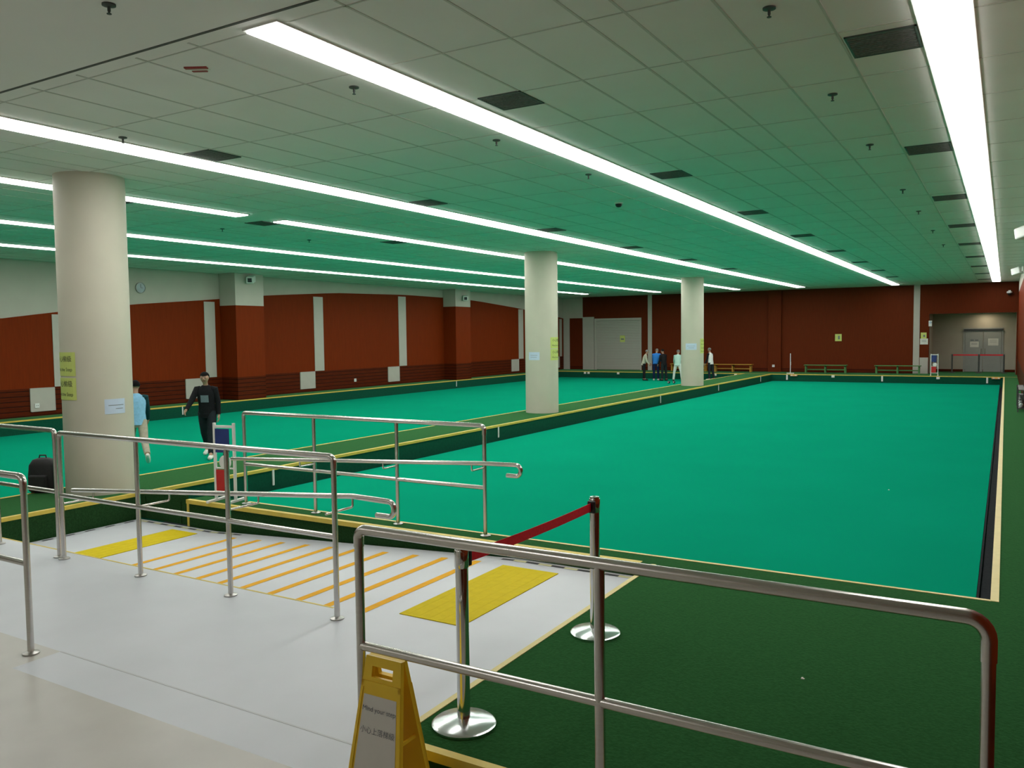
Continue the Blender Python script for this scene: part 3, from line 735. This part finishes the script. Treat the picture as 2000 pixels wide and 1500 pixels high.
for s_, sz, v in (('Mind your step', .031, L*.645), ('小心上落梯級', .033, L*.50)):
    text_obj(s_, sz, ink_g, None, fp, 'lettering', fn=lambda co, v=v: Pf(co.x, v+co.y, 0.0245))
q, P3, half, L = panel(.105, .20, .318, 1)
q.done('rear_panel', sign_y, t)
q = MB(); q.tube([(-.09, 0, H-.01), (.09, 0, H-.01)], .012, 10); q.done('hinge', sign_y, t)
for s in (-1, 1):
    q = MB(); q.box((s*.115-.004, -.055, .28), (s*.115+.004, .055, .295)); q.done('spreader', sign_y, t)

# ------------------------------------------------------------------ scoreboards
def scoreboard(loc, rz_, label, flip=False):
    t = thing('scoreboard', label, 'scoreboard', loc, rz_, 'numbered scoreboards')
    W, Hh = .14, .96
    q = MB()
    for s in (-1, 1):
        q = MB(); q.box((s*W-.015, -.015, .03), (s*W+.015, .015, Hh), bev=.003); q.done('upright', white_pl, t)
    q = MB(); q.box((-W, -.012, Hh-.06), (W, .012, Hh-.03)); q.box((-W, -.012, .10), (W, .012, .125)); q.box((-W, -.01, .40), (W, .01, .415)); q.done('crossbar', white_pl, t)
    for s in (-1, 1):
        q = MB(); q.box((s*W-.02, -.17, 0), (s*W+.02, .17, .03), bev=.004); q.done('foot', white_pl, t)
    q = MB(); q.box((-W+.02, -.02, .60), (W-.06, -.008, Hh-.07), bev=.003); q.done('blue_number_card', blue_card, t)
    q = MB(); q.box((-W+.02, -.02, .13), (W-.07, -.008, .39), bev=.003); q.done('red_number_card', red_card, t)
    q = MB(); q.lathe([(.055, 0), (.085, .0), (.085, .008), (.055, .008)], (.02, -.018, .485), 28, axis='Y'); q.box((-.01, -.02, .56), (.06, -.012, .60), mi=1); q.done('white_number', [white_pl, black_pl], t)
    return t
scoreboard((-8.12, 6.79, P), math.radians(12), 'white framed scoreboard with blue and red cards on the kerb beside the nearest column')
scoreboard((-2.67, 40.75, P), 0, 'white framed scoreboard with blue and red cards at the far right before the recess')
scoreboard((-8.83, 40.85, P), math.radians(102.5), 'white scoreboard seen edge on before the far wood wall')

# ------------------------------------------------------------------ benches
def bench(x, y, L, m, label):
    t = thing('bench', label, 'bench', (x, y, P), group='low benches along the far wall')
    q = MB()
    for i in range(3): q.box((-L/2, -.17+i*.118, .36), (L/2, -.17+i*.118+.104, .395), bev=.006)
    q.done('seat', m, t)
    for px in (-L/2+.08, 0, L/2-.08):
        q = MB(); q.box((px-.03, -.15, 0), (px+.03, -.10, .36)); q.box((px-.03, .10, 0), (px+.03, .15, .36)); q.box((px-.03, -.15, .31), (px+.03, .15, .36)); q.done('leg', m if m is bench_y else bench_g, t)
    q = MB(); q.box((-L/2+.06, -.02, .14), (L/2-.06, .02, .19)); q.done('stretcher', m, t)
bench(-11.85, 41.8, 1.95, bench_y, 'yellow wooden bench by the far wall, right of the farthest column')
bench(-7.4, 41.8, 1.95, bench_g, 'green bench by the far wall, below the pale yellow notice')
bench(-4.25, 41.8, 1.95, bench_g, 'green bench by the far wall, left of the door recess')
bench(-14.2, 41.9, 1.95, bench_y, 'yellow bench by the far wall, behind the group of players')

# ------------------------------------------------------------------ rink markers
def marker(loc, ax, label, ht=.24, wd=.035, m=None):
    t = thing('rink_marker', label, 'rink marker', loc, group='white rink markers on the bank faces')
    q = MB()
    if ax == 'X': q.box((-.012, -wd/2, -ht), (.006, wd/2, 0), bev=.002)
    else: q.box((-wd/2, -.012, -ht), (wd/2, .006, 0), bev=.002)
    q.done('marker_plate', m or white_pl, t)
for y, l in ((8.92, 'nearest'), (15.48, 'second'), (25.5, 'third'), (31.83, 'fourth'), (38.3, 'farthest')):
    marker((MX1+.012, y, P-.03), 'X', 'thin upright white marker on the right face of the middle bank, '+l)
for y, l in ((16.1, 'nearest'), (30.45, 'second')):
    marker((LX+.012, y, P-.03), 'X', 'thin upright white marker on the left bank, '+l)
for i, x in enumerate((-8.86, -4.72, -0.64)):
    marker((x, YE-.012, P-.03), 'Y', ['left', 'middle', 'right'][i]+' upright white marker on the far bank of the right green', wd=.07)
for x, l in ((-6.8, 'small square white number plate below the left green bench'), (-2.49, 'small square white number plate below the far scoreboard'), (-17.5, 'small square white plate below the roller shutter'),
             (-19.22, 'small square white plate near the far left corner, right of a twin'), (-19.43, 'small square white plate nearest the far left corner'), (-12.31, 'small white plate right of the farthest column'), (-11.3, 'small white plate below the right end of the yellow bench')):
    marker((x, YE-.012, P-.03), 'Y', l, .10, .13)
for x, l in ((-8.55, 'small orange box on the far bank beside the edge on scoreboard'), (-.32, 'small orange and white box at the far right corner of the green')):
    t = thing('small_box', l, 'box', (x, YE-.03, P-.09))
    q = MB(); q.box((-.16, -.03, 0), (.16, .03, .07), bev=.006); q.done('box_body', orange_pl, t)
    q = MB()
    for s in (-.11, .07): q.box((s, -.034, .012), (s+.06, -.03, .06))
    q.done('white_patch', white_pl, t)

# ------------------------------------------------------------------ bag, bowls, scraps
t = thing('backpack', 'black backpack standing on the middle bank left of the nearest column', 'bag', (-10.80, 6.10, P), 0.5)
rings = []
for z, wx, wy in ((0, .15, .09), (.03, .175, .115), (.2, .18, .12), (.36, .165, .105), (.43, .12, .08), (.45, .06, .05)):
    ring = []
    for j in range(20):
        a = 2*PI*j/20; ca, sa = math.cos(a), math.sin(a)
        ring.append((wx*math.copysign(abs(ca)**.6, ca), wy*math.copysign(abs(sa)**.6, sa), z))
    rings.append(ring)
q = MB(); q.loft(rings); q.done('bag_body', bag_mat, t)
q = MB(); q.box((-.12, -.16, .05), (.12, -.09, .24), bev=.02); q.done('front_pocket', bag_mat, t)
for s in (-1, 1):
    q = MB(); q.tube([(s*.08, .09, .40), (s*.09, .16, .32), (s*.09, .17, .18), (s*.1, .11, .06)], .014, 8); q.done('strap', bag_mat, t)
q = MB(); q.tube([(-.05, 0, .44), (-.04, 0, .485), (.04, 0, .485), (.05, 0, .44)], .010, 8); q.done('grab_handle', bag_mat, t)
def bowl(x, y, label, m):
    t = thing('lawn_bowl', label, 'bowl', (x, y, R))
    q = MB(); r = .064
    q.lathe([(0, -r*.95)]+[(r*math.cos(a)*1.03, r*.95*math.sin(a)) for a in [(-80+16*i)*PI/180 for i in range(11)]]+[(0, r*.95)], (0, 0, r*.96), 20); q.done('ball', m, t)
    q = MB(); q.lathe([(.022, -.001), (.026, -.001), (.026, .003), (.022, .003)], (.0, -.062, r*.96), 16, axis='Y'); q.done('ring_mark', white_pl, t)
bowl(-13.26, 36.3, 'dark lawn bowl on the left green in front of the players', black_pl)
bowl(-13.05, 36.42, 'dark lawn bowl just behind another before the players', black_pl)
for x, y, z, l in ((-.958, 4.815, P, 'tiny white paper scrap on the dark green carpet'), (-1.405, 12.94, R, 'tiny white paper scrap on the bright green')):
    q = MB(); q.box((x-.009, y-.007, z), (x+.009, y+.007, z+.004)); q.quad([(x-.009, y-.007, z+.004), (x+.004, y-.007, z+.004), (x+.002, y+.007, z+.009), (x-.008, y+.006, z+.007)]); tag(q.done('paper_scrap', paper_w), l, 'scrap')
# bowls rack by the right wall
t = thing('bowls_rack', 'low metal rack against the right wall at the right edge', 'rack', (.355, 24.2, P))
for yy in (-1.0, 0, 1.0):
    for sx in (-.085, .06):
        q = MB(); q.box((sx, yy-.015, 0), (sx+.025, yy+.015, .55)); q.done('upright', dark_grey, t)
for zz in (.08, .30, .52):
    q = MB(); q.box((-.06, -1.02, zz), (.06, 1.02, zz+.02)); q.done('shelf', dark_grey, t)
for i in range(6):
    tag(None or MB().lathe([(0, -.06), (.03, -.052), (.055, 0), (.03, .052), (0, .06)], (.355, 23.4+i*.31, P+.161), 14).done('lawn_bowl', [white_pl, dark_grey][i % 2]), 'lawn bowl on the lower shelf of the rack at the right wall', 'bowl', 'lawn bowls on the rack')

# ------------------------------------------------------------------ people
def skin_obj(name, nodes, edges, root, m, parent, sub=1):
    """nodes: name -> (pos, radius)"""
    keys = list(nodes); idx = {k: i for i, k in enumerate(keys)}
    me = bpy.data.meshes.new(name); me.from_pydata([nodes[k][0] for k in keys], [(idx[a], idx[b_]) for a, b_ in edges], [])
    o = bpy.data.objects.new(name, me); COL.objects.link(o)
    o.modifiers.new('Skin', 'SKIN'); sm = o.modifiers.new('Sub', 'SUBSURF'); sm.levels = sub; sm.render_levels = sub
    sv = me.skin_vertices[0].data
    for k in keys:
        r = nodes[k][1]; sv[idx[k]].radius = r if isinstance(r, tuple) else (r, r); sv[idx[k]].use_root = (k == root)
    bpy.context.view_layer.update()
    dg = bpy.context.evaluated_depsgraph_get()
    me2 = bpy.data.meshes.new_from_object(o.evaluated_get(dg))
    bpy.data.objects.remove(o, do_unlink=True); bpy.data.meshes.remove(me)
    me2.materials.clear(); me2.materials.append(m)
    for p in me2.polygons: p.use_smooth = True
    o2 = bpy.data.objects.new(name, me2); COL.objects.link(o2); o2.parent = parent
    return o2

def person(label, loc, heading, h, pose, wear, group=None):
    """local frame: x to the person's right, y forward, z up; heading turns y about z"""
    t = thing('person', label, 'person', loc, heading, group)
    k = h/1.7; rad = math.radians
    lean = rad(pose.get('lean', 4)); hl = rad(pose.get('head', 0))
    J = {}
    J['pelvis'] = Vector((0, 0, 0))
    sp = Vector((0, math.sin(lean), math.cos(lean))); dp = Vector((0, math.cos(lean), -math.sin(lean)))
    J['waist'] = sp*.14; J['chest'] = sp*.33; J['neckb'] = sp*.49
    hd = Vector((0, math.sin(lean*.6+hl), math.cos(lean*.6+hl))); hf = Vector((0, hd.z, -hd.y))
    J['neck'] = J['neckb']+hd*.07; J['jaw'] = J['neck']+hd*.055+hf*.02; J['face'] = J['neck']+hd*.11+hf*.012; J['crown'] = J['neck']+hd*.185-hf*.005
    low = []
    for s, n in ((-1, 'L'), (1, 'R')):
        a, kn = (rad(v) for v in pose['leg'+n]); ab = rad(pose.get('spread', 4))
        hip = Vector((s*.09, 0, -.03)); J['hip'+n] = hip
        kv = Vector((s*math.sin(ab)*.6, math.sin(a), -math.cos(a))).normalized(); J['knee'+n] = hip+kv*.42
        b_ = a-kn; sv = Vector((s*math.sin(ab)*.3, math.sin(b_), -math.cos(b_))).normalized(); J['ank'+n] = J['knee'+n]+sv*.41
        fp = rad(pose.get('foot'+n, 0)); fd = Vector((s*.12, math.cos(fp), math.sin(fp))).normalized(); fdn = Vector((0, math.sin(fp), -math.cos(fp)))
        J['heel'+n] = J['ank'+n]-fd*.05+fdn*.05; J['ball'+n] = J['ank'+n]+fd*.12+fdn*.055; J['toe'+n] = J['ball'+n]+fd*.06+Vector((0, 0, .002))
        low += [J['heel'+n].z-.035, J['ball'+n].z-.032, J['toe'+n].z-.028]
        sh = J['neckb']-sp*.045+Vector((s*.165, 0, 0)); J['sho'+n] = sh
        f_, e_ = (rad(v) for v in pose['arm'+n]); out = rad(pose.get('out'+n, 9))
        ud = Vector((s*math.sin(out), math.sin(f_), -math.cos(f_))).normalized(); J['elb'+n] = sh+ud*.28
        g_ = f_+e_; fd2 = Vector((s*math.sin(out)*.4, math.sin(g_), -math.cos(g_))).normalized(); J['wri'+n] = J['elb'+n]+fd2*.235
        side = Vector((s, 0, 0)); pn = side.cross(fd2).normalized()
        J['palm'+n] = J['wri'+n]+fd2*.065
        for i, ln in enumerate((.072, .082, .076, .058)):
            off = pn*(.027-.018*i)*(1 if s > 0 else -1)
            base = J['palm'+n]+fd2*.025+off; mid = base+fd2*ln*.5-side*.012; tip = base+fd2*ln*.85-side*.034
            J['f%d%s0' % (i, n)] = base; J['f%d%s1' % (i, n)] = mid; J['f%d%s2' % (i, n)] = tip
        tb = J['wri'+n]+fd2*.03+pn*.03*(1 if s > 0 else -1); J['th%s0' % n] = tb; J['th%s1' % n] = tb+fd2*.045+pn*.022*(1 if s > 0 else -1)-side*.01
    dz = -min(low)
    for q_ in J: J[q_] = (J[q_]+Vector((0, 0, dz)))*k
    rr = dict(pelvis=.085, waist=.075, chest=.085, neckb=.058, neck=.048, jaw=.058, face=.076, crown=.066)
    E_ = [('pelvis', 'waist'), ('waist', 'chest'), ('chest', 'neckb'), ('neckb', 'neck'), ('neck', 'jaw'), ('jaw', 'face'), ('face', 'crown')]
    for n in 'LR':
        rr.update({'hip'+n: .07, 'knee'+n: .05, 'ank'+n: .036, 'heel'+n: .033, 'ball'+n: .033, 'toe'+n: .026, 'sho'+n: .05, 'elb'+n: .036, 'wri'+n: .024, 'palm'+n: .030, 'th%s0' % n: .012, 'th%s1' % n: .010})
        E_ += [('pelvis', 'hip'+n), ('hip'+n, 'knee'+n), ('knee'+n, 'ank'+n), ('ank'+n, 'ball'+n), ('ank'+n, 'heel'+n), ('ball'+n, 'toe'+n), ('chest', 'sho'+n), ('sho'+n, 'elb'+n), ('elb'+n, 'wri'+n), ('wri'+n, 'palm'+n), ('palm'+n, 'th%s0' % n), ('th%s0' % n, 'th%s1' % n)]
        for i in range(4):
            for j in range(3): rr['f%d%s%d' % (i, n, j)] = (.0095, .009, .0075)[j]
            E_ += [('palm'+n, 'f%d%s0' % (i, n)), ('f%d%s0' % (i, n), 'f%d%s1' % (i, n)), ('f%d%s1' % (i, n), 'f%d%s2' % (i, n))]
    nose = J['face']+(hf*.088-hd*.004)*k; J['nose'] = nose; rr['nose'] = .012; E_.append(('face', 'nose'))
    for s, n in ((-1, 'L'), (1, 'R')):
        J['ear'+n] = J['face']+Vector((s*.082, 0, 0))*k-hf*.008*k; rr['ear'+n] = .016; E_.append(('face', 'ear'+n))
    body = skin_obj('body', {q_: (J[q_], rr[q_]*k) for q_ in J}, E_, 'pelvis', skin_mat, t)
    X = Vector((1, 0, 0))
    def ell(c, wx, wy, d): return [c+(X*math.cos(2*PI*j/20)*wx+d*math.sin(2*PI*j/20)*wy)*k for j in range(20)]
    def limb(q, pts, rs, seg=14):
        q.tube(pts, [r*k for r in rs], seg)
    # top
    hem = wear.get('hem', -.10)
    q = MB()
    q.loft([ell(J['pelvis']+sp*hem*k, .172, .122, dp), ell(J['pelvis']+sp*.02*k, .168, .118, dp), ell(J['waist'], .158, .112, dp), ell(J['chest'], .178, .122, dp), ell(J['neckb']-sp*.06*k, .178, .10, dp), ell(J['neckb']-sp*.01*k, .12, .075, dp), ell(J['neckb']+hd*.03*k, .062, .06, dp)])
    top = q.done(wear.get('topname', 'shirt'), wear['top'], t)
    for n in 'LR':
        q = MB(); a_, b_, c_ = J['sho'+n], J['elb'+n], J['wri'+n]
        s_ = -1 if n == 'L' else 1
        if wear.get('short'): limb(q, [a_-X*s_*.05*k, a_, a_.lerp(b_, .5), a_.lerp(b_, .8)], [.06, .068, .062, .060])
        else: limb(q, [a_-X*s_*.05*k, a_, a_.lerp(b_, .5), b_, b_.lerp(c_, .5), c_], [.06, .066, .058, .052, .046, .040])
        q.done('sleeve', wear.get('sleeve', wear['top']), top)
    if 'print' in wear:
        q = MB()
        for (a0, a1) in ((-.075, .075),):
            pts = []
            for v in (.20, .27, .34): pts.append([J['pelvis']+(sp*v+X*u+dp*(.130-.25*u*u))*k for u in (-.075, -.025, .025, .075)])
            for r0, r1 in zip(pts, pts[1:]):
                for i in range(3): q.quad([r0[i], r0[i+1], r1[i+1], r1[i]])
        q.done('chest_print', wear['print'], top)
    # trousers
    q = MB(); q.loft([ell(J['pelvis']+Vector((0, 0, -.13))*k, .12, .10, Vector((0, 1, 0))), ell(J['pelvis']+Vector((0, 0, -.04))*k, .165, .116, Vector((0, 1, 0))), ell(J['pelvis']+sp*.05*k, .158, .108, dp)])
    for n in 'LR':
        limb(q, [J['hip'+n]+Vector((0, 0, .02))*k, J['hip'+n].lerp(J['knee'+n], .4), J['knee'+n], J['knee'+n].lerp(J['ank'+n], .5), J['ank'+n].lerp(J['knee'+n], .04)], [.092, .086, .066, .062, .054])
    q.done('trousers', wear['legs'], t)
    for n in 'LR':
        q = MB(); hl_, bl, to = J['heel'+n], J['ball'+n], J['toe'+n]; up = Vector((0, 0, .012))*k
        limb(q, [hl_-(bl-hl_).normalized()*.028*k+up*.5, hl_+up*.4, hl_.lerp(bl, .5)+up, bl+up*.2, to+up*.1, to+(to-bl)*.5], [.022, .041, .044, .043, .036, .018], 14)
        q.done('shoe', wear['shoes'], t)
    # hair
    c = J['neck']+hd*.135*k-hf*.008*k
    q = MB(); bmesh.ops.create_uvsphere(q.bm, u_segments=20, v_segments=14, radius=1)
    dele = []
    for v in q.bm.verts:
        p = v.co.copy()
        if p.y > .25 and p.z < .38 or p.z < (-.85 if wear.get('long') else -.6): dele.append(v)
        v.co = c+(X*p.x*.089+hf*p.y*.099+hd*p.z*.092*(1.25 if wear.get('long') and p.z < 0 else 1))*k
    bmesh.ops.delete(q.bm, geom=dele, context='VERTS')
    for f in q.bm.faces: f.smooth = True
    q.done('hair', wear.get('hair', hair_blk), t)
    q = MB()
    for s in (-1, 1): bmesh.ops.create_uvsphere(q.bm, u_segments=8, v_segments=6, radius=.010*k, matrix=Matrix.Translation(J['face']+(X*s*.030+hf*.070+hd*.022)*k))
    q.done('eyes', eye_mat, t)
    q = MB(); mo = J['jaw']+hf*.055*k+hd*.012*k
    q.tube([mo-X*.022*k-hf*.004*k, mo, mo+X*.022*k-hf*.004*k], .0055*k, 6); q.done('mouth', red_pl, t)
    return t
# heading: angle that turns local +y (facing) from world +y, counter clockwise
person('person in a light blue vest walking away behind the nearest column', (-13.42, 9.30, R), math.radians(60), 1.58,
       dict(lean=8, head=6, legL=(24, 12), legR=(-26, 34), footR=-38, footL=4, armL=(-18, 14), armR=(20, 18)),
       dict(top=c_ltblue, sleeve=c_teal, legs=c_beige, shoes=shoe_w, topname='vest', hair=hair_blk))
person('person dressed in black walking on the left green, behind the scoreboard', (-13.25, 10.70, R), math.radians(215), 1.68,
       dict(lean=7, head=12, legL=(22, 8), legR=(-16, 22), footR=-18, armL=(-12, 20), armR=(26, 28), outR=20),
       dict(top=c_black, legs=c_char, shoes=shoe_w, topname='jacket', print=c_grey, hair=hair_blk))
FG = 'players standing at the far end of the left green'
person('player in a cream top and black trousers, leftmost of the far group', (-15.28, 38.3, R), math.radians(-70), 1.50, dict(lean=14, head=14, legL=(2, 4), legR=(6, 6), armL=(14, 30), armR=(10, 26)), dict(top=c_cream, legs=c_black, shoes=shoe_k, hair=hair_gry), FG)
person('player in a bright blue jacket bending forward in the far group', (-14.70, 38.45, R), math.radians(10), 1.58, dict(lean=20, head=20, legL=(2, 2), legR=(4, 4), armL=(24, 30), armR=(24, 30)), dict(top=c_blue, legs=c_navy, shoes=shoe_w, topname='jacket', hair=hair_gry), FG)
person('player all in black standing right of the blue jacket', (-14.27, 38.4, R), math.radians(60), 1.52, dict(lean=8, head=12, legL=(2, 4), legR=(-4, 4), armL=(8, 20), armR=(6, 20)), dict(top=c_black, legs=c_char, shoes=shoe_k, topname='jacket', hair=hair_blk), FG)
person('player in mint top and white trousers with legs apart, left of the farthest column', (-13.50, 38.2, R), math.radians(12), 1.52, dict(lean=14, head=16, spread=24, legL=(8, 6), legR=(-6, 6), armL=(14, 28), armR=(10, 24)), dict(top=c_mint, legs=c_white, shoes=shoe_k, hair=hair_gry), FG)
person('player in pale green top and dark trousers half hidden by the farthest column', (-13.16, 38.75, R), math.radians(-15), 1.56, dict(lean=6, head=10, legL=(3, 4), legR=(-3, 4), armL=(8, 20), armR=(6, 20)), dict(top=c_mint, legs=c_char, shoes=shoe_k, hair=hair_blk), FG)
person('player in a white and black top right of the farthest column', (-12.26, 39.4, R), math.radians(70), 1.56, dict(lean=6, head=10, legL=(2, 4), legR=(-6, 6), armL=(6, 20), armR=(10, 30)), dict(top=c_white, sleeve=c_black, legs=c_char, shoes=shoe_w, hair=hair_gry), FG)
